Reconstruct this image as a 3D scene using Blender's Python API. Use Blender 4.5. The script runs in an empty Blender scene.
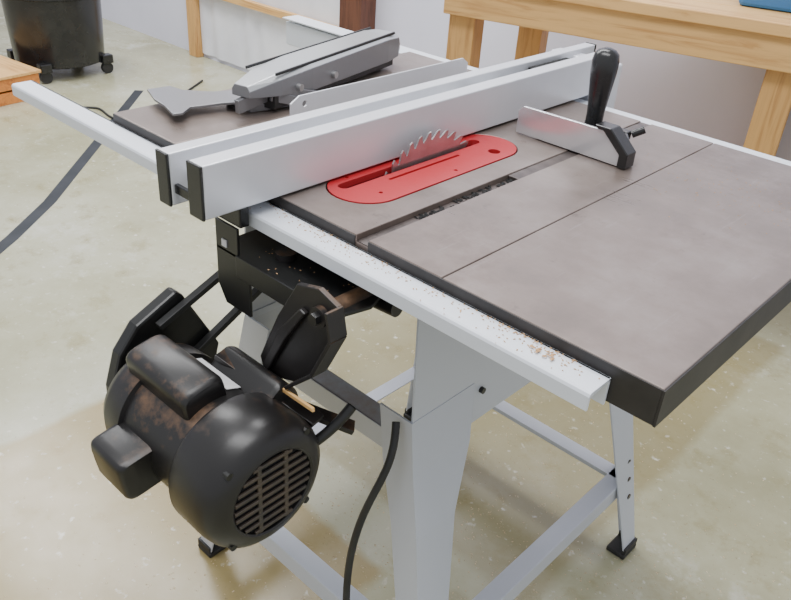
import bpy, bmesh, math, random
from mathutils import Vector, Matrix
random.seed(4)
SC=bpy.context.scene
TZ=0.864   # table height; everything is designed with table top z=0 then lifted

# ---------------------------------------------------------------- materials
def newmat(n):
    m=bpy.data.materials.new(n);m.use_nodes=True
    nt=m.node_tree;b=nt.nodes["Principled BSDF"];return m,nt,b
def ramp(nt,fac,stops):
    r=nt.nodes.new("ShaderNodeValToRGB")
    e=r.color_ramp.elements
    e[0].position=stops[0][0];e[0].color=(*stops[0][1],1)
    e[1].position=stops[-1][0];e[1].color=(*stops[-1][1],1)
    for p,c in stops[1:-1]:
        x=e.new(p);x.color=(*c,1)
    nt.links.new(fac,r.inputs[0]);return r.outputs[0]
def noise(nt,scale,detail=4,rough=.55,vec=None,dist=0):
    t=nt.nodes.new("ShaderNodeTexNoise");t.inputs["Scale"].default_value=scale
    t.inputs["Detail"].default_value=detail;t.inputs["Roughness"].default_value=rough
    t.inputs["Distortion"].default_value=dist
    if vec is None:
        c=nt.nodes.new("ShaderNodeTexCoord");vec=c.outputs["Object"]
    nt.links.new(vec,t.inputs["Vector"]);return t.outputs["Fac"]
def mapping(nt,scale,loc=(0,0,0),rot=(0,0,0)):
    c=nt.nodes.new("ShaderNodeTexCoord");m=nt.nodes.new("ShaderNodeMapping")
    m.inputs["Scale"].default_value=scale;m.inputs["Location"].default_value=loc;m.inputs["Rotation"].default_value=rot
    nt.links.new(c.outputs["Object"],m.inputs[0]);return m.outputs[0]
def math_(nt,op,a,b=None,clamp=False):
    m=nt.nodes.new("ShaderNodeMath");m.operation=op;m.use_clamp=clamp
    for i,v in enumerate((a,b)):
        if v is None: continue
        if isinstance(v,(int,float)): m.inputs[i].default_value=v
        else: nt.links.new(v,m.inputs[i])
    return m.outputs[0]
def mix(nt,fac,a,b):
    m=nt.nodes.new("ShaderNodeMix");m.data_type='RGBA'
    for i,v in ((0,fac),(6,a),(7,b)):
        if isinstance(v,tuple): m.inputs[i].default_value=(*v,1)
        elif isinstance(v,(int,float)): m.inputs[i].default_value=v
        else: nt.links.new(v,m.inputs[i])
    return m.outputs[2]
def bump(nt,b,h,strength=.3,dist=.002):
    n=nt.nodes.new("ShaderNodeBump");n.inputs["Strength"].default_value=strength;n.inputs["Distance"].default_value=dist
    nt.links.new(h,n.inputs["Height"]);nt.links.new(n.outputs[0],b.inputs["Normal"])
def simple(n,c1,c2=None,scale=20,rough=.5,metal=0,bmp=0,rvar=0):
    m,nt,b=newmat(n)
    b.inputs["Roughness"].default_value=rough;b.inputs["Metallic"].default_value=metal
    f=noise(nt,scale)
    nt.links.new(ramp(nt,f,[(.3,c1),(.7,c2 or tuple(x*.8 for x in c1))]),b.inputs["Base Color"])
    if bmp: bump(nt,b,f,bmp)
    if rvar:
        nt.links.new(math_(nt,'ADD',math_(nt,'MULTIPLY',f,rvar),rough-rvar/2),b.inputs["Roughness"])
    return m
def dusty(n,base,dust,amount=.5,rough=.35,scale=9,metal=0,up=.6,soft=2.2):
    m,nt,b=newmat(n)
    g=nt.nodes.new("ShaderNodeNewGeometry");s=nt.nodes.new("ShaderNodeSeparateXYZ")
    nt.links.new(g.outputs["Normal"],s.inputs[0])
    z=math_(nt,'MULTIPLY',math_(nt,'MAXIMUM',s.outputs[2],0),up)
    n1=noise(nt,scale,8,.68);n2=noise(nt,scale*7,4,.6)
    f=math_(nt,'ADD',z,math_(nt,'ADD',math_(nt,'MULTIPLY',n1,1.6),math_(nt,'MULTIPLY',n2,.4)))
    f=math_(nt,'MULTIPLY',math_(nt,'SUBTRACT',f,1.45-amount),soft,True)
    nt.links.new(mix(nt,f,base,dust),b.inputs["Base Color"])
    nt.links.new(math_(nt,'ADD',math_(nt,'MULTIPLY',f,.45),rough,True),b.inputs["Roughness"])
    b.inputs["Metallic"].default_value=metal
    bump(nt,b,n2,.15,.001)
    return m

def iron_mat():
    m,nt,b=newmat("cast_iron_top")
    n1=noise(nt,4,8,.65);n2=noise(nt,1,6,.7,mapping(nt,(90,6,20)));n3=noise(nt,1,6,.7,mapping(nt,(8,120,20),rot=(0,0,.5)))
    c=ramp(nt,n1,[(.3,(.15,.118,.10)),(.5,(.225,.18,.158)),(.72,(.33,.28,.26))])
    c=mix(nt,math_(nt,'MULTIPLY',math_(nt,'SUBTRACT',n2,.60,True),2.2,True),c,(.42,.39,.38))
    c=mix(nt,math_(nt,'MULTIPLY',math_(nt,'SUBTRACT',noise(nt,2.6,7,.75),.52,True),4.0,True),c,(.115,.075,.058))
    c=mix(nt,math_(nt,'MULTIPLY',math_(nt,'SUBTRACT',noise(nt,24,5,.7),.63,True),5,True),c,(.08,.055,.045))
    nt.links.new(c,b.inputs["Base Color"])
    b.inputs["Metallic"].default_value=.45
    r=math_(nt,'ADD',math_(nt,'MULTIPLY',n1,.30),math_(nt,'MULTIPLY',n3,.15));nt.links.new(math_(nt,'ADD',r,.10),b.inputs["Roughness"])
    bump(nt,b,n3,.05,.0005)
    return m
M_iron=iron_mat()
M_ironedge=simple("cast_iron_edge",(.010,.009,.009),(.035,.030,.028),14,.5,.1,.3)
M_slot=simple("slot_iron",(.16,.13,.12),(.05,.04,.038),30,.4,.5,.2)
M_white=dusty("white_paint",(.58,.61,.68),(.36,.24,.15),.02,.36,6,0,.15,1.4)
M_whited=dusty("white_paint_dirty",(.56,.58,.63),(.34,.19,.09),.26,.4,7,0,.25,1.6)
M_rail=dusty("rail_paint",(.70,.73,.79),(.45,.33,.22),-.02,.38,12,0,.22)
M_alu=simple("brushed_aluminium",(.72,.73,.76),(.62,.63,.67),5,.36,.35,0,.1)
M_black=dusty("black_dusty",(.010,.010,.010),(.14,.085,.05),.0,.34,8,0,.35,1.8)
M_blackd=dusty("black_rust_dusty",(.012,.011,.011),(.25,.135,.07),.17,.36,8,0,.30,2.0)
M_bell=dusty("black_bell_dusty",(.012,.011,.011),(.22,.13,.08),.08,.34,6,0,.32,1.5)
M_arm=dusty("black_arm_dusty",(.014,.012,.012),(.22,.115,.055),.26,.38,10,0,.25,1.8)
M_blackc=simple("black_plastic",(.010,.010,.011),(.018,.018,.018),20,.25)
M_rubber=simple("black_rubber",(.012,.012,.013),(.025,.025,.025),20,.55)
M_dark=simple("dark_void",(.004,.004,.004),(.008,.007,.007),20,.9)
M_ventbar=simple("vent_bar_paint",(.035,.03,.028),(.07,.05,.035),40,.4)
M_red=dusty("red_insert",(.44,.022,.028),(.50,.22,.18),-.06,.30,14,0,.1)
M_steel=simple("steel",(.50,.50,.51),(.38,.37,.36),25,.3,.85)
M_gauge=simple("gauge_face",(.66,.66,.68),(.56,.56,.59),12,.22,.6)
M_guard=dusty("guard_metal",(.22,.22,.23),(.20,.16,.13),.0,.3,12,.5,.2)
M_guardtop=dusty("guard_top",(.42,.43,.44),(.28,.25,.22),-.05,.3,12,.4,.1)
M_label=simple("label_and_hole_light",(.75,.75,.75),(.6,.6,.62),60,.5)
M_dust=simple("sawdust",(.66,.42,.22),(.45,.26,.13),80,.9)
M_fdust=simple("floor_sawdust",(.74,.62,.42),(.50,.36,.20),80,.9)
M_wall=simple("wall_paint_grey",(.70,.70,.82),(.64,.64,.76),2.5,.5,0,.05)
M_sheet=simple("white_sheeting",(.84,.84,.88),(.66,.67,.74),3,.4,0,.6)
M_blue=simple("blue_plastic",(.04,.20,.50),(.03,.16,.42),6,.4)
M_tape=simple("dark_tape",(.012,.016,.022),(.028,.032,.04),9,.7)
def wood(n,c1,c2,sc=(3,40,40),rot=0):
    m,nt,b=newmat(n)
    f=noise(nt,1,6,.6,mapping(nt,sc,rot=(0,0,rot)),1.2)
    nt.links.new(ramp(nt,f,[(.3,c2),(.5,c1),(.75,tuple(min(1,x*1.1) for x in c1))]),b.inputs["Base Color"])
    b.inputs["Roughness"].default_value=.5;bump(nt,b,f,.1,.001);return m
M_pine=wood("pine_wood",(.70,.42,.16),(.50,.25,.08))
M_pinev=wood("pine_wood_upright",(.60,.34,.12),(.42,.21,.07),(40,40,3))
M_brown=wood("dark_brown_wood",(.12,.045,.025),(.06,.02,.012),(40,40,3))
M_crate=wood("orange_wood",(.60,.22,.05),(.42,.13,.03))
def floor_mat():
    m,nt,b=newmat("epoxy_floor")
    c=nt.nodes.new("ShaderNodeTexCoord");s=nt.nodes.new("ShaderNodeSeparateXYZ")
    nt.links.new(c.outputs["Object"],s.inputs[0])
    n1=noise(nt,1.6,8,.65);n2=noise(nt,9,6,.7);n3=noise(nt,45,3,.6);n4=noise(nt,3.5,6,.7)
    col=ramp(nt,n1,[(.3,(.31,.295,.175)),(.5,(.41,.40,.27)),(.7,(.50,.495,.39))])
    col=mix(nt,math_(nt,'MULTIPLY',math_(nt,'SUBTRACT',n2,.54,True),4,True),col,(.27,.235,.11))
    col=mix(nt,math_(nt,'MULTIPLY',math_(nt,'SUBTRACT',n4,.58,True),6,True),col,(.58,.58,.50))
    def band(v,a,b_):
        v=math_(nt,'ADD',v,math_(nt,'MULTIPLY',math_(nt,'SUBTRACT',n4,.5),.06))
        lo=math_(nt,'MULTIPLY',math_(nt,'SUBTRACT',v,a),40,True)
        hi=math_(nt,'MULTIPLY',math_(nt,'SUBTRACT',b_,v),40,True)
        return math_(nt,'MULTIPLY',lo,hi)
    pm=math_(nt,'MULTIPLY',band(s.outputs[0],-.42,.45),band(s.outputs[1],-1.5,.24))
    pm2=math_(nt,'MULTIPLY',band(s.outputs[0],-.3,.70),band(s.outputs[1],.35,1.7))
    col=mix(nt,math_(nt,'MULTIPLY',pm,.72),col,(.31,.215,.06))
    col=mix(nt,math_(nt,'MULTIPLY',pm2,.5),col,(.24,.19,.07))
    col=mix(nt,math_(nt,'MULTIPLY',math_(nt,'SUBTRACT',n3,.63,True),6,True),col,(.70,.68,.60))
    n5=noise(nt,120,3,.7)
    col=mix(nt,math_(nt,'MULTIPLY',math_(nt,'SUBTRACT',n5,.66,True),8,True),col,(.20,.16,.09))
    nt.links.new(col,b.inputs["Base Color"])
    nt.links.new(math_(nt,'ADD',math_(nt,'MULTIPLY',n2,.3),.08),b.inputs["Roughness"])
    bump(nt,b,n1,.05,.01);return m
M_floor=floor_mat()

# ---------------------------------------------------------------- mesh helpers
def link(o,parent=None):
    SC.collection.objects.link(o)
    if parent: o.parent=parent
    return o
def empty(n,loc=(0,0,0),rz=0):
    e=bpy.data.objects.new(n,None);e.location=loc;e.rotation_euler=(0,0,rz);e.empty_display_size=.1;return link(e)
def fromdata(n,v,f,mat,parent=None,smooth=False,bev=0,seg=2):
    me=bpy.data.meshes.new(n);me.from_pydata([tuple(x) for x in v],[],f);me.update()
    bm=bmesh.new();bm.from_mesh(me);bmesh.ops.recalc_face_normals(bm,faces=bm.faces);bm.to_mesh(me);bm.free()
    o=bpy.data.objects.new(n,me);me.materials.append(mat);link(o,parent)
    if smooth:
        for p in me.polygons:p.use_smooth=True
        md=o.modifiers.new("es","EDGE_SPLIT");md.split_angle=math.radians(38)
    if bev:
        md=o.modifiers.new("bev","BEVEL");md.width=bev;md.segments=seg;md.limit_method='ANGLE';md.angle_limit=math.radians(35)
    return o
def box(n,x0,x1,y0,y1,z0,z1,mat,parent=None,bev=.0015):
    v=[(x,y,z) for x in (x0,x1) for y in (y0,y1) for z in (z0,z1)]
    f=[(0,1,3,2),(4,6,7,5),(0,4,5,1),(2,3,7,6),(0,2,6,4),(1,5,7,3)]
    return fromdata(n,v,f,mat,parent,False,bev)
def prism(n,pts,axis,a0,a1,mat,parent=None,bev=0,smooth=False,seg=2):
    def P(p,a):
        if axis=='x':return (a,p[0],p[1])
        if axis=='y':return (p[0],a,p[1])
        return (p[0],p[1],a)
    k=len(pts);v=[P(p,a0) for p in pts]+[P(p,a1) for p in pts]
    f=[tuple(range(k)),tuple(range(2*k-1,k-1,-1))]+[(i,(i+1)%k,k+(i+1)%k,k+i) for i in range(k)]
    return fromdata(n,v,f,mat,parent,smooth,bev,seg)
def beam(n,p1,p2,w,h,mat,parent=None,bev=.001,up=(0,0,1)):
    p1=Vector(p1);p2=Vector(p2);d=(p2-p1).normalized();s=d.cross(Vector(up)).normalized();u=s.cross(d)
    v=[]
    for p in (p1,p2):
        for a,b_ in ((-1,-1),(1,-1),(1,1),(-1,1)): v.append(p+s*a*w/2+u*b_*h/2)
    return fromdata(n,v,[(0,1,2,3),(4,7,6,5),(0,4,5,1),(1,5,6,2),(2,6,7,3),(3,7,4,0)],mat,parent,False,bev)
def lathe(n,p0,d,prof,mat,parent=None,seg=48):
    p0=Vector(p0);d=Vector(d).normalized();a=d.orthogonal().normalized();b_=d.cross(a)
    v=[];f=[]
    for t,r in prof:
        for i in range(seg):
            an=2*math.pi*i/seg;v.append(p0+d*t+(a*math.cos(an)+b_*math.sin(an))*r)
    for j in range(len(prof)-1):
        for i in range(seg):
            f.append((j*seg+i,j*seg+(i+1)%seg,(j+1)*seg+(i+1)%seg,(j+1)*seg+i))
    f.append(tuple(range(seg)));f.append(tuple(range((len(prof)-1)*seg,len(prof)*seg)))
    return fromdata(n,v,f,mat,parent,True)
def cyl(n,p1,p2,r,mat,parent=None,r2=None,seg=24):
    p1=Vector(p1);L=(Vector(p2)-p1).length
    return lathe(n,p1,Vector(p2)-p1,[(0,r),(L,r if r2 is None else r2)],mat,parent,seg)
def tube(n,pts,r,mat,parent=None):
    cu=bpy.data.curves.new(n,'CURVE');cu.dimensions='3D';cu.bevel_depth=r;cu.bevel_resolution=4;cu.resolution_u=12
    s=cu.splines.new('NURBS');s.points.add(len(pts)-1)
    for i,p in enumerate(pts): s.points[i].co=(*p,1)
    s.use_endpoint_u=True;s.order_u=4
    o=bpy.data.objects.new(n,cu);SC.collection.objects.link(o)
    bpy.context.view_layer.update()
    me=bpy.data.meshes.new_from_object(o.evaluated_get(bpy.context.evaluated_depsgraph_get()))
    bpy.data.objects.remove(o)
    me.materials.clear();me.materials.append(mat)
    for p in me.polygons:p.use_smooth=True
    return link(bpy.data.objects.new(n,me),parent)
def boolean(o,cutters):
    for c in cutters:
        m=o.modifiers.new("b","BOOLEAN");m.operation='DIFFERENCE';m.object=c;m.solver='EXACT'
    bpy.context.view_layer.update()
    me=bpy.data.meshes.new_from_object(o.evaluated_get(bpy.context.evaluated_depsgraph_get()))
    o.modifiers.clear();o.data=me
    for c in cutters: bpy.data.objects.remove(c)
def arc(cx,cy,r,a0,a1,k):
    return [(cx+r*math.cos(math.radians(a0+(a1-a0)*i/k)),cy+r*math.sin(math.radians(a0+(a1-a0)*i/k))) for i in range(k+1)]
def stadium(x0,x1,y0,y1,k=16):
    r=(x1-x0)/2;cx=(x0+x1)/2
    return arc(cx,y1-r,r,0,180,k)+arc(cx,y0+r,r,180,360,k)

# ================================================================= TABLE SAW
saw=empty("table_saw")
W=.942;S1=.17;S2=.678;D=.686
main=box("main_table",S1,S2-.0006,0,D,-.04,0,M_iron,saw,0)
cut=[box("c1",.545,.565,-.1,.8,-.009,.1,M_iron,None,0),box("c2",.283,.303,-.1,.8,-.009,.1,M_iron,None,0),
     prism("c3",stadium(.400,.505,.054,.414),'z',-.012,.1,M_iron)]
boolean(main,cut)
main.modifiers.new("bev","BEVEL").width=.0008
box("slot_bed",.5455,.5645,0.001,D-.001,-.0095,-.0075,M_slot,saw,0)
box("right_extension",S2+.0008,W,0,D,-.042,0,M_iron,saw,.0012)
box("left_extension",0,S1-.0006,0,D,-.038,0,M_iron,saw,.0012)
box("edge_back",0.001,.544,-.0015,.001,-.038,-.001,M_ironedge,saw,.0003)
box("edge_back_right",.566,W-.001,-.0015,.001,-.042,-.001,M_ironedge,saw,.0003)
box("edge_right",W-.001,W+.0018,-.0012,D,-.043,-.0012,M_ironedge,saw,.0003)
ins=prism("throat_insert",stadium(.402,.503,.056,.412),'z',-.0085,.0006,M_red,saw)
boolean(ins,[prism("k1",stadium(.424,.441,.078,.372,8),'z',-.05,.05,M_red),
             prism("k2",arc(.478,.355,.0095,0,360,20)[:-1],'z',-.05,.05,M_red),
             prism("k3",arc(.478,.11,.003,0,360,12)[:-1],'z',-.003,.05,M_red),
             prism("k4",arc(.413,.11,.003,0,360,12)[:-1],'z',-.003,.05,M_red),
             prism("k6",stadium(.452,.457,.15,.30,6),'z',-.004,.05,M_red),
             prism("k5",arc(.49,.25,.003,0,360,12)[:-1],'z',-.003,.05,M_red)])
box("throat_shade",.412,.493,.068,.40,-.0118,-.0105,M_dark,saw,0)  # dark sheet that paints the shade below the insert slot
R=.127;N=40;pts=[]
for i in range(N):
    a=2*math.pi*i/N;da=2*math.pi/N
    pts+= [((R-.013)*math.cos(a),(R-.013)*math.sin(a)),((R-.008)*math.cos(a+da*.3),(R-.008)*math.sin(a+da*.3)),
           (R*.985*math.cos(a+da*.55),R*.985*math.sin(a+da*.55)),(R*math.cos(a+da*.85),R*math.sin(a+da*.85)),((R-.012)*math.cos(a+da*.88),(R-.012)*math.sin(a+da*.88))]
prism("saw_blade",[(.259-p[0],-.087+p[1]) for p in pts],'x',.4318,.4344,M_steel,saw)
cyl("arbor",(.40,.259,-.087),(.50,.259,-.087),.012,M_black,saw)
def rail(n,x0,x1,yin,yout,ztop,drop,lip):
    s=1 if yout>yin else -1;t=.003
    pr=[(yin,ztop),(yout-s*.004,ztop),(yout-s*.0015,ztop-.0012),(yout,ztop-.004),(yout,ztop-drop),(yout-s*t,ztop-drop),(yout-s*t,ztop-t-.002),(yin,ztop-t)]
    return prism(n,pr,'x',x0,x1,M_rail,saw,.0004)
rail("back_rail",-.270,.892,-.002,-.040,-.014,.020,0)
box("back_rail_web",-.270,.892,-.0055,-.002,-.045,-.014,M_rail,saw,.0005)
rail("front_rail",-.42,1.12,D+.002,D+.055,-.010,.035,0)
box("front_rail_tube",-.42,1.12,D+.012,D+.062,-.075,-.02,M_rail,saw,.003)
# cabinet
CX0,CX1,CY0,CY1,CB=.262,.612,.05,.62,-.345
t=.003
def quadplate(n,p,th,mat,par):
    p=[Vector(q) for q in p];nn=(p[1]-p[0]).cross(p[2]-p[0]).normalized()*th
    v=p+[q+nn for q in p]
    return fromdata(n,v,[(0,1,2,3),(7,6,5,4),(0,4,5,1),(1,5,6,2),(2,6,7,3),(3,7,4,0)],mat,par)
quadplate("cabinet_side_right",[(CX1-.004,CY0,-.03),(CX1-.004,CY1,-.03),(CX1+.008,CY1,CB),(CX1+.008,CY0,CB)],t,M_white,saw)
quadplate("cabinet_side_left",[(CX0+.004,CY0,-.03),(CX0+.004,CY1,-.03),(CX0-.008,CY1,CB),(CX0-.008,CY0,CB)],t,M_whited,saw)
box("cabinet_front",CX0,CX1,CY1-.003,CY1,CB,-.03,M_whited,saw,.001)
box("cabinet_back_lower_bar",CX0,CX1+.006,CY0-.001,CY0+.003,CB-.002,CB+.034,M_whited,saw,.001)
box("cabinet_back_lower_flange",CX0,CX1+.004,CY0,CY0+.035,CB+.031,CB+.034,M_whited,saw,.0005)
box("cabinet_back_upper_bar",CX0,CX1,CY0-.001,CY0+.003,-.075,-.04,M_white,saw,.001)
cyl("bolt_side",(CX1+.006,.20,-.29),(CX1+.012,.20,-.29),.005,M_black,saw)
cyl("bolt_side_2",(CX1+.006,.45,-.29),(CX1+.012,.45,-.29),.005,M_black,saw)
def leg(n,xt,yt,xb,yb,sx,sy,ztop=-.27):
    v=[]
    for x,y,z,wx,wy in ((xt,yt,ztop,.060,.135),(xt+(xb-xt)*.14,yt+(yb-yt)*.14,-.355,.058,.125),(xt+(xb-xt)*.35,yt+(yb-yt)*.35,-.45,.050,.085),(xb,yb,-.85,.036,.045)):
        for a,b_ in ((0,0),(wx,0),(wx,t),(t,t),(t,wy),(0,wy)):
            v.append((x-sx*a,y-sy*b_,z))
    f=[(0,1,2,3,4,5),(18,19,20,21,22,23)]
    for j in range(3):
        for i in range(6): f.append((j*6+i,j*6+(i+1)%6,j*6+6+(i+1)%6,j*6+6+i))
    o=fromdata(n,v,f,M_white,saw)
    o.data.materials.append(M_whited)
    if sy<0:
        for p in o.data.polygons:
            if p.normal.y<-.9:p.material_index=1
    fx,fy=xb,yb
    v=[(fx+sx*.004,fy+sy*.004),(fx-sx*.038,fy+sy*.004),(fx-sx*.038,fy-sy*.05),(fx+sx*.004,fy-sy*.05)]
    prism(n+"_foot",v,'z',-.864,-.852,M_rubber,saw,.003)
    prism(n+"_foot_boot",[(fx+sx*.003,fy+sy*.003),(fx-sx*.036,fy+sy*.003),(fx-sx*.036,fy-sy*.006),(fx-sx*.006,fy-sy*.006),(fx-sx*.006,fy-sy*.046),(fx+sx*.003,fy-sy*.046)],'z',-.853,-.838,M_rubber,saw,.001)
XL,XR,YN,YF=.14,.757,.0,.655
leg("leg_1",CX1+.006,CY0-.003,XR-.02,YN,1,-1)
leg("leg_2",CX1+.006,CY1+.003,XR,YF,1,1)
leg("leg_3",CX0-.006,CY0-.003,XL,YN,-1,-1)
leg("leg_4",CX0-.006,CY1+.003,XL,YF,-1,1)
zs=-.70;k=(-zs-.27)/(.85-.27)
xr=CX1+.006+(XR-.01-CX1)*k;xl=CX0-.006+(XL-CX0)*k;yn=CY0-.003+(YN-CY0)*k;yf=CY1+.003+(YF-CY1)*k
def angle(n,p1,p2,inw):
    p1=Vector(p1);p2=Vector(p2);iv=Vector(inw)
    beam(n,p1,p2,.003,.038,M_white,saw)
    beam(n+"_flange",p1+iv*.016+Vector((0,0,.0185)),p2+iv*.016+Vector((0,0,.0185)),.034,.003,M_white,saw)
angle("stretcher_right",(xr-.006,yn,zs),(xr-.006,yf,zs),(-1,0,0))
angle("stretcher_left",(xl+.006,yn,zs),(xl+.006,yf,zs),(1,0,0))
angle("stretcher_back",(xl,yn+.006,zs),(xr,yn+.006,zs),(0,1,0))
angle("stretcher_front",(xl,yf-.006,zs),(xr,yf-.006,zs),(0,-1,0))
for i,(dz,dy) in enumerate(((-.64,0.022),(-.68,.022),(-.72,.022))):
    kk=(-dz-.27)/.58;x=CX1+.006+(XR-CX1-.006)*kk
    cyl("leg_bolt_%d"%i,(x,yf-dy,dz),(x+.003,yf-dy,dz),.006,M_arm,saw)
# trunnion brackets (black)
prism("bracket_plate",[(.352,-.030),(.398,-.030),(.398,-.075),(.42,-.085),(.42,-.150),(.368,-.150),(.352,-.125)],'y',-.064,-.060,M_black,saw,.0008)
box("bracket_hole_light",.366,.376,-.0655,-.0635,-.064,-.054,M_label,saw,0)  # pale block painted as light showing through the square hole
prism("bracket_shelf",[(.352,-.064),(.585,-.064),(.595,-.02),(.57,.05),(.38,.05),(.352,0)],'z',-.072,-.067,M_black,saw,.001)
box("bracket_lip",.395,.575,-.066,-.062,-.098,-.067,M_black,saw,.001)
box("trunnion_body",.37,.47,.14,.30,-.20,-.05,M_black,saw,.01)
cyl("pivot_bar",(.42,.02,-.10),(.60,.02,-.085),.011,M_black,saw)
cyl("shelf_boss",(.44,-.02,-.067),(.44,-.02,-.058),.014,M_arm,saw)
arm=[(.448,-.192),(.458,-.218),(.520,-.195),(.568,-.150),(.600,-.085),(.592,-.050),(.560,-.040),(.522,-.050),(.485,-.112)]
prism("swing_arm",arm,'y',-.072,-.064,M_arm,saw,.0015)
rim=[(.520,-.195),(.568,-.150),(.600,-.085),(.592,-.050)]
for i in range(3):
    beam("swing_arm_rim_%d"%i,(rim[i][0],-.078,rim[i][1]),(rim[i+1][0],-.078,rim[i+1][1]),.026,.005,M_arm,saw,.001,up=(rim[i+1][1]-rim[i][1],0,-(rim[i+1][0]-rim[i][0])))
prism("swing_arm_rib",[(.462,-.195),(.495,-.125),(.535,-.075),(.545,-.078),(.51,-.13),(.472,-.20)],'y',-.080,-.072,M_arm,saw,.002)
cyl("swing_arm_boss",(.567,-.080,-.072),(.567,0,-.072),.013,M_arm,saw)
cyl("swing_arm_bolt",(.567,-.088,-.072),(.567,-.080,-.072),.008,M_black,saw,None,6)
beam("motor_bracket_bar",(.49,-.10,-.215),(.575,-.02,-.265),.022,.008,M_arm,saw)
beam("motor_bracket_bar_2",(.40,-.10,-.20),(.56,-.07,-.235),.024,.008,M_arm,saw)
tube("link_rod",[(.53,-.12,-.29),(.56,-.09,-.275),(.575,-.06,-.25),(.58,-.03,-.22)],.007,M_black,saw)
beam("wood_splinter",(.505,-.085,-.205),(.585,-.10,-.185),.004,.006,M_pine,saw)
gp=[(-.215,-.345),(-.212,-.275),(-.195,-.225),(-.165,-.19),(-.10,-.160),(-.09,-.170),(-.035,-.275),(-.05,-.33)]
gp=[(a+.008,b+.003) for a,b in gp]
prism("motor_mount_plate",gp,'x',.270,.292,M_black,saw,.004)
beam("belt_upper",(.30,-.13,-.195),(.30,.22,-.05),.012,.009,M_rubber,saw)
beam("belt_lower",(.30,-.10,-.275),(.30,.24,-.10),.012,.009,M_rubber,saw)
cyl("arbor_pulley",(.29,.235,-.072),(.31,.235,-.072),.035,M_black,saw)
# ---- motor
MY,MZ=-.160,-.280;MO=.016
prof=[(.300,.03),(.301,.066),(.307,.076),(.320,.082),(.352,.084),(.356,.084),(.358,.078),(.480,.078)]
lathe("motor_body",(MO,MY,MZ),(1,0,0),prof,M_blackd,saw,72)
prof=[(.478,.05),(.479,.089),(.484,.0915),(.532,.0915),(.545,.0895),(.556,.084),(.563,.075),(.567,.065),(.568,.061),(.5665,.0585),(.562,.058),(.562,.002)]
lathe("motor_end_bell",(MO,MY,MZ),(1,0,0),prof,M_bell,saw,72)
cyl("motor_vent_shade",(MO+.559,MY,MZ),(MO+.5625,MY,MZ),.058,M_dark,saw,None,40)  # near-black disc, shade of the recess behind the bars put in as colour
for i in range(-4,5):
    z=i*.0124;h=math.sqrt(max(0,.0575**2-z*z))
    box("vent_bar_%d"%(i+4),MO+.5635,MO+.5672,MY-h,MY+h,MZ+z-.0024,MZ+z+.0024,M_ventbar,saw,.0008)
for i,y in enumerate((-.020,.020)):
    h=math.sqrt(.0575**2-y*y);box("vent_rib_%d"%i,MO+.5632,MO+.5668,MY+y-.003,MY+y+.003,MZ-h,MZ+h,M_ventbar,saw,.0008)
for a in (45,135,225,315):
    ya=MY+.081*math.cos(math.radians(a));za=MZ+.081*math.sin(math.radians(a))
    cyl("motor_bolt_%d"%a,(MO+.545,ya,za),(MO+.561,ya,za),.005,M_black,saw,None,8)
def cover(n,x0,x1,u,wid,hgt,mat,base=.05,rnd=.5):
    # pressed steel cover with rounded-rectangle section on the motor drum
    a=math.radians(u);o=Vector((0,math.cos(a),math.sin(a)));s=Vector((0,-math.sin(a),math.cos(a)))
    v=[];cr=Vector((MO,MY,MZ));rr=wid*.62
    prof=[(-wid,base)]
    for i in range(13):
        an=math.pi-math.pi*i/12;cx=math.cos(an);sy=math.sin(an)
        prof.append((wid*math.copysign(abs(cx)**rnd,cx),hgt-rr+rr*abs(sy)**rnd))
    prof.append((wid,base))
    K=len(prof)
    for x,k2 in ((x0,.90),(x0+.003,.965),(x0+.008,1),(x1-.008,1),(x1-.003,.965),(x1,.90)):
        for p,q in prof: v.append(cr+Vector((x,0,0))+s*p*k2+o*(base+(q-base)*k2))
    f=[tuple(range(K)),tuple(range(5*K,6*K))]
    for j in range(5):
        for i in range(K): f.append((j*K+i,j*K+(i+1)%K,(j+1)*K+(i+1)%K,(j+1)*K+i))
    return fromdata(n,v,f,mat,saw,True)
cover("capacitor_cover_1",.325,.458,100,.031,.108,M_blackd,.05,.62)
cover("capacitor_cover_2",.380,.498,38,.026,.116,M_blackd,.05,.62)
cover("junction_box",.350,.425,188,.031,.120,M_bell,.06,.38)
cover("motor_foot",.36,.47,-10,.035,.105,M_black,.06,.5)
a=math.radians(70);o_=Vector((0,math.cos(a),math.sin(a)));s_=Vector((0,-math.sin(a),math.cos(a)));c_=Vector((MO,MY,MZ))
quadplate("motor_label",[c_+Vector((.365,0,0))+s_*-.016+o_*.0802,c_+Vector((.45,0,0))+s_*-.016+o_*.0802,c_+Vector((.45,0,0))+s_*.006+o_*.0802,c_+Vector((.365,0,0))+s_*.006+o_*.0802],.001,M_label,saw)
def chips(n,cnt,fn,size,parent,mat=M_dust):
    v=[];f=[]
    for i in range(cnt):
        c=Vector(fn());a=random.uniform(0,6.28);l=size*random.uniform(.5,1.6);w=size*random.uniform(.3,.8)
        d=Vector((math.cos(a),math.sin(a),random.uniform(-.15,.15)))*l;e=Vector((-math.sin(a),math.cos(a),random.uniform(-.2,.2)))*w
        k=len(v);h=Vector((0,0,size*.35+.0004))
        v+=[c-d-e,c+d-e,c+d+e,c-d+e,c+h];f+=[(k,k+1,k+4),(k+1,k+2,k+4),(k+2,k+3,k+4),(k+3,k,k+4),(k,k+3,k+2,k+1)]
    return fromdata(n,v,f,mat,parent)
def railpt():
    x=random.choice([random.gauss(.80,.03),random.uniform(.25,.87),random.uniform(.25,.87),random.gauss(.55,.06)])
    return (min(.885,x),-.004-abs(random.gauss(0,.012)),-.0135)
chips("rail_sawdust",330,railpt,.0010,saw)
chips("rail_sawdust_pile",12,lambda:(random.gauss(.825,.008),random.gauss(-.016,.005),-.012),.0022,saw)
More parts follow.
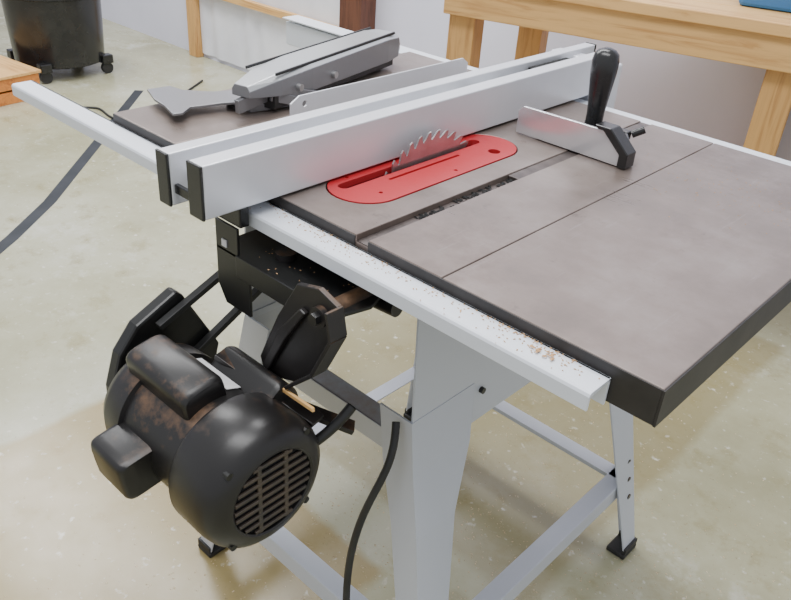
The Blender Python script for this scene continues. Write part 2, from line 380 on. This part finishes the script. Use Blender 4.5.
chips("table_sawdust",140,lambda:(random.gauss(.80,.06),random.gauss(.5,.05),.0004),.0008,saw)
chips("slot_debris",60,lambda:(random.uniform(.547,.563),random.uniform(.10,.30),-.0065),.0035,saw,M_dark)
chips("shelf_sawdust",30,lambda:(random.uniform(.40,.57),random.uniform(-.06,.0),-.0665),.0010,saw)
tube("power_cord",[(.60,.035,-.27),(.615,.02,-.30),(.615,.0,-.34),(.60,-.02,-.40),(.585,-.03,-.50),(.590,-.035,-.62),(.60,-.03,-.74),(.60,-.06,-.85),(.56,-.2,-.857),(.48,-.5,-.857)],.0055,M_rubber,saw)

# ================================================================= RIP FENCE
fence=empty("rip_fence")
def profile(n,x0,x1,y0,y1,z0,z1):
    box(n,x0,x1,y0,y1,z0,z1,M_alu,fence,.0018)
    box(n+"_cap",x0-.0005,x1+.0005,y0-.004,y0,z0-.0005,z1+.0005,M_blackc,fence,.0015)
    box(n+"_cap_far",x0-.0005,x1+.0005,y1,y1+.005,z0-.0005,z1+.0005,M_blackc,fence,.0015)
profile("fence_face_right",.386,.413,-.118,.79,.004,.072)
profile("fence_face_left",.328,.351,-.122,.83,.002,.069)
box("fence_body",.3515,.3855,-.095,.80,.010,.040,M_alu,fence,.001)
box("fence_cap_bridge",.351,.386,-.118,-.112,.018,.030,M_blackc,fence,.001)
box("fence_clamp_head",.345,.40,-.06,-.045,-.030,.010,M_blackc,fence,.002)
for i,y in enumerate((.45,.55,.65,.72)):
    cyl("fence_bolt_%d"%i,(.368,y,.040),(.368,y,.056),.008,M_blackc,fence)
box("fence_front_head",.30,.44,D+.065,D+.10,-.06,.06,M_alu,fence,.004)
box("fence_slide_nut",.356,.381,.60,.72,.040,.062,M_dark,fence,.001)

# ================================================================= MITER GAUGE
mg=empty("miter_gauge")
face=[(.447,.002),(.632,.002),(.632,.020),(.600,.048),(.455,.046),(.447,.038)]
prism("gauge_face_plate",face,'y',.452,.458,M_gauge,mg,.001)
body=[(.480,.458),(.480,.475)]+[(.550+.085*math.cos(math.radians(a)),.470+.085*math.sin(math.radians(a))) for a in range(170,9,-10)]+[(.638,.458)]
prism("gauge_body",body,'z',.002,.014,M_blackc,mg,.002)
prism("gauge_end_cap",[(.632,.001),(.646,.001),(.646,.024),(.612,.054),(.585,.054),(.590,.048),(.600,.048),(.632,.020)],'y',.449,.476,M_blackc,mg,.0015)
box("gauge_bar",.5455,.5645,.30,.685,-.0075,-.0015,M_slot,mg,.0008)
cyl("gauge_post",(.547,.515,.014),(.547,.515,.034),.014,M_blackc,mg)
lathe("gauge_handle",(.547,.515,.030),(0,0,1),[(0,.010),(.002,.0135),(.02,.0135),(.05,.0165),(.082,.0200),(.098,.0205),(.109,.0185),(.115,.013),(.118,.005)],M_blackc,mg,32)
box("gauge_pointer_block",.57,.60,.53,.545,.014,.028,M_blackc,mg,.002)
cyl("gauge_stop_knob",(.60,.545,.022),(.615,.555,.032),.006,M_blackc,mg)
prism("gauge_wing",[(.585,.50),(.628,.47),(.632,.485),(.60,.53)],'z',.018,.028,M_blackc,mg,.002)

# ================================================================= BLADE GUARD
bg=empty("blade_guard")
arm=[(-.03,.080),(.02,.062),(.055,.058),(.098,.045),(.102,.060),(.085,.085),(.098,.14),(.13,.20),(.11,.24),(.07,.235),(.04,.16),(.005,.125),(-.025,.12)]
prism("splitter_arm",arm,'z',.012,.016,M_guard,bg,.0006)
cyl("arm_bolt",(.085,.20,0.0),(.085,.20,.030),.010,M_guard,bg)
prism("arm_bracket",[(.06,.17),(.125,.17),(.14,.25),(.08,.26)],'z',.0005,.0115,M_guard,bg,.001)
def hood():
    A=Vector((.135,.145,0));B=Vector((.035,.585,0));d=(B-A).normalized();s=Vector((d.y,-d.x,0))
    L=(B-A).length
    secs=[(0,.018,.034,.052),(.06,.034,.028,.062),(.14,.038,.020,.066),(L-.06,.034,.018,.068),(L-.015,.030,.020,.064),(L,.024,.030,.050)]
    v=[];
    for tt,w,z0,z1 in secs:
        p=A+d*tt
        for a,z in ((-w,z0),(-w,z1-.008),(-w*.7,z1),(w*.7,z1),(w,z1-.008),(w,z0)): v.append(p+s*a+Vector((0,0,z)))
    f=[(0,1,2,3,4,5),tuple(range(30,36))]
    for j in range(5):
        for i in range(5): f.append((j*6+i,j*6+i+1,j*6+7+i,j*6+6+i))
    o=fromdata("guard_hood",v,f,M_guardtop,bg)
    m=o.modifiers.new("s","SOLIDIFY");m.thickness=.002
    o.data.materials.append(M_guard)
    for p in o.data.polygons:
        if abs(p.normal.z)<.35:p.material_index=1
    b=o.modifiers.new("b","BEVEL");b.width=.001
    for sg in (-1,1):
        beam("guard_edge_%d"%(sg+1),A+d*.05+s*sg*.030+Vector((0,0,.064)),A+d*(L-.03)+s*sg*.027+Vector((0,0,.067)),.0035,.005,M_black,bg)
    beam("guard_inner_rib",A+d*.05+Vector((0,0,.018)),A+d*(L-.03)+Vector((0,0,.018)),.055,.024,M_black,bg)
    for tt in (.10,.20):
        cyl("guard_pivot_%d"%int(tt*100),A+d*tt+s*.036+Vector((0,0,.035)),A+d*tt+s*.044+Vector((0,0,.035)),.006,M_steel,bg)
    beam("kickback_pawl",A+d*.05+s*.02+Vector((0,0,.028)),A+d*.12+s*.05+Vector((0,0,.004)),.006,.016,M_guard,bg)
    beam("kickback_pawl_2",A+d*.08+s*.03+Vector((0,0,.030)),A+d*.17+s*.055+Vector((0,0,.006)),.005,.014,M_guard,bg)
    beam("guard_link",A+d*-.01+Vector((0,0,.020)),A+d*.15+s*.02+Vector((0,0,.040)),.010,.022,M_guard,bg)
    for tt in (.06,L-.05):
        beam("guard_rest_%d"%int(tt*100),A+d*tt+Vector((0,0,0.0005)),A+d*tt+Vector((0,0,.03)),.02,.012,M_guard,bg,up=(0,1,0))
hood()
pl=prism("fence_face_plate",[(.172,.001),(.60,.001),(.60,.040),(.585,.050),(.19,.050),(.172,.040)],'x',.220,.223,M_alu,None,.0005)
boolean(pl,[prism("h",arc(.20,.036,.005,0,360,16)[:-1],'x',.2,.25,M_alu)])

# ================================================================= WORKBENCH
ang=math.radians(15.5)
wb=empty("workbench",(-.47,1.355,.008),ang)
BL=1.9;BD=.56
for i in range(4):
    box("top_board_%d"%i,-.02,BL,-.02+i*.148,-.02+i*.148+.145,.0,.032,M_pine,wb,.003)
box("apron_front",0,1.02,0,.038,-.088,-.001,M_pine,wb,.003)
box("apron_back",0,1.02,BD-.038,BD,-.095,-.001,M_pine,wb,.003)
box("apron_side",0,.038,.04,BD-.04,-.095,-.001,M_pine,wb,.003)
box("apron_side_2",.98,1.018,.04,BD-.04,-.095,-.001,M_pine,wb,.003)
for i,(x,y) in enumerate(((.005,.04),(.93,.04),(.10,BD-.13),(.93,BD-.13))):
    box("leg_%d"%(i+1),x,x+.085,y,y+.085,-.872,-.002,M_pinev,wb,.003)
box("lower_shelf",.09,.93,.05,BD-.05,-.70,-.68,M_pine,wb,.003)
sb=empty("storage_bin",(.27,1.71,.041),ang)
v=[];
for z,g in ((0,0),(.13,.02)):
    v+=[(-g,-g,z),(.36+g,-g,z),(.36+g,.24+g,z),(-g,.24+g,z)]
fromdata("bin_body",v,[(0,1,2,3),(0,4,5,1),(1,5,6,2),(2,6,7,3),(3,7,4,0),(4,7,6,5)],M_blue,sb,False,.01)
box("bin_rim",-.03,.39,-.03,.27,.125,.14,M_blue,sb,.004)
sw=empty("scrap_board",(-.12,1.62,.041),ang+.1)
prism("board",[(0,0),(.22,0),(.24,.06),(.02,.07)],'z',0,.022,M_brown,sw,.002)

# ================================================================= ROOM
fl=box("floor",-7,4,-4,2.6,-.914,-.864,M_floor,None,0)
WY=2.15
box("wall_back",-7,4,WY,WY+.1,-.864,1.8,M_wall,None,0)
box("wall_left",-7.1,-7,-4,2.6,-.864,1.8,M_wall,None,0)
box("trim_1",-2.99,-2.91,WY-.05,WY-.002,-.864,1.6,M_pinev,None,.003)
box("trim_2",-1.66,-1.52,WY-.10,WY-.002,-.864,1.6,M_brown,None,.003)
def sheet():
    n=60;v=[];f=[]
    for i in range(n+1):
        x=-2.905+(1.23)*i/n
        for j in range(13):
            z=-.84+1.9*j/12
            v.append((x,WY-.012-.008*math.sin(i*.9+math.sin(j))*(.5+.5*math.sin(i*.33)),z))
    for i in range(n):
        for j in range(12):
            a=i*13+j;f.append((a,a+1,a+14,a+13))
    return fromdata("plastic_sheet",v,f,M_sheet,None,True)
sheet()
beam("trim_3",(-2.90,WY-.04,-.475),(-1.67,WY-.04,-.475),.03,.035,M_pine)
def strip(n,pts,w,mat,z=-.8635):
    v=[];f=[]
    P=[Vector((*p,0)) for p in pts]
    for i,p in enumerate(P):
        d=(P[min(i+1,len(P)-1)]-P[max(i-1,0)]).normalized();s=Vector((-d.y,d.x,0))*w/2
        v+=[(p.x+s.x,p.y+s.y,z),(p.x-s.x,p.y-s.y,z),(p.x+s.x,p.y+s.y,z-.0004),(p.x-s.x,p.y-s.y,z-.0004)]
    for i in range(len(P)-1):
        a=i*4;f+=[(a,a+1,a+5,a+4),(a+2,a+6,a+7,a+3),(a,a+4,a+6,a+2),(a+1,a+3,a+7,a+5)]
    return fromdata(n,v,f,mat)
strip("floor_tape",[(-.95,-.26),(-1.18,.04),(-1.38,.31),(-1.57,.535),(-2.02,.98),(-2.55,1.50)],.045,M_tape)
cr=empty("wooden_crate",(-3.26,.60,-.864),.12)
for i,z in enumerate((.0,.065)):
    box("side_front_%d"%i,0,.60,0,.02,z,z+.055,M_crate,cr,.002);box("side_back_%d"%i,0,.60,.38,.40,z,z+.055,M_crate,cr,.002)
    box("side_left_%d"%i,0,.02,.02,.38,z,z+.055,M_crate,cr,.002);box("side_right_%d"%i,.58,.60,.02,.38,z,z+.055,M_crate,cr,.002)
box("crate_lid",-.01,.61,-.01,.41,.121,.135,M_pine,cr,.002)
box("crate_bottom",.02,.58,.02,.38,.002,.014,M_crate,cr,.002)
sv=empty("shop_vacuum",(-3.08,1.36,-.864))
lathe("canister",(0,0,.06),(0,0,1),[(0,.20),(.01,.225),(.20,.235),(.34,.24),(.345,.25),(.36,.25),(.37,.23),(.46,.20),(.52,.13),(.53,.05)],M_blackc,sv)
for i in range(4):
    a=math.pi/4+i*math.pi/2;x,y=.24*math.cos(a),.24*math.sin(a)
    cyl("caster_%d"%i,(x-.012,y,.03),(x+.012,y,.03),.03,M_rubber,sv);box("caster_arm_%d"%i,x-.025,x+.025,y-.03,y+.03,.055,.10,M_blackc,sv,.005)
box("handle",-.1,.1,-.02,.02,.59,.62,M_blackc,sv,.008)
tube("extension_cord",[(-2.75,1.10,-.858),(-2.62,1.02,-.858),(-2.45,1.10,-.858),(-2.42,1.22,-.858),(-2.25,1.15,-.858),(-2.12,1.22,-.858),(-2.3,1.55,-.858),(-2.5,1.85,-.858)],.005,M_rubber)
chips("sawdust_scatter",2600,lambda:(random.gauss(.48,.36),random.gauss(.38,.36),-.8638),.0016,fl,M_fdust)

for o in list(SC.objects):
    if o.parent is None: o.location.z+=TZ

# ================================================================= CAMERA
cd=bpy.data.cameras.new("camera");cam=bpy.data.objects.new("camera",cd);SC.collection.objects.link(cam)
yaw,pitch,roll=2.2908,-.5441,.0739
f=Vector((math.cos(pitch)*math.cos(yaw),math.cos(pitch)*math.sin(yaw),math.sin(pitch)))
r=f.cross(Vector((0,0,1))).normalized();u=r.cross(f)
r2=r*math.cos(roll)+u*math.sin(roll);u2=-r*math.sin(roll)+u*math.cos(roll)
M=Matrix((( r2.x,u2.x,-f.x,1.1403),(r2.y,u2.y,-f.y,-.6004),(r2.z,u2.z,-f.z,.425+TZ),(0,0,0,1)))
cam.matrix_world=M
cd.sensor_width=36;cd.sensor_fit='HORIZONTAL';cd.lens=800/791*36;cd.clip_start=.02
SC.camera=cam
# ================================================================= LIGHT
def area(n,loc,size,sy,energy,target,col=(1,1,1)):
    l=bpy.data.lights.new(n,'AREA');l.shape='RECTANGLE';l.size=size;l.size_y=sy;l.energy=energy;l.color=col
    o=bpy.data.objects.new(n,l);o.location=loc;o.rotation_euler=(Vector(target)-Vector(loc)).to_track_quat('-Z','Y').to_euler();SC.collection.objects.link(o)
area("ceiling_lamp_1",(-.8,1.2,3.0),2.4,.6,75,(-.8,1.2,0),(1,1,1))
area("ceiling_lamp_2",(.6,-.4,3.0),2.4,.8,66,(.5,0,0),(1,1,1))
area("ceiling_lamp_3",(-3,.8,3.0),2.0,.8,90,(-3,.8,0),(1,1,1))
w=bpy.data.worlds.new("world");SC.world=w;w.use_nodes=True
w.node_tree.nodes["Background"].inputs[0].default_value=(.92,.95,1,1);w.node_tree.nodes["Background"].inputs[1].default_value=.85
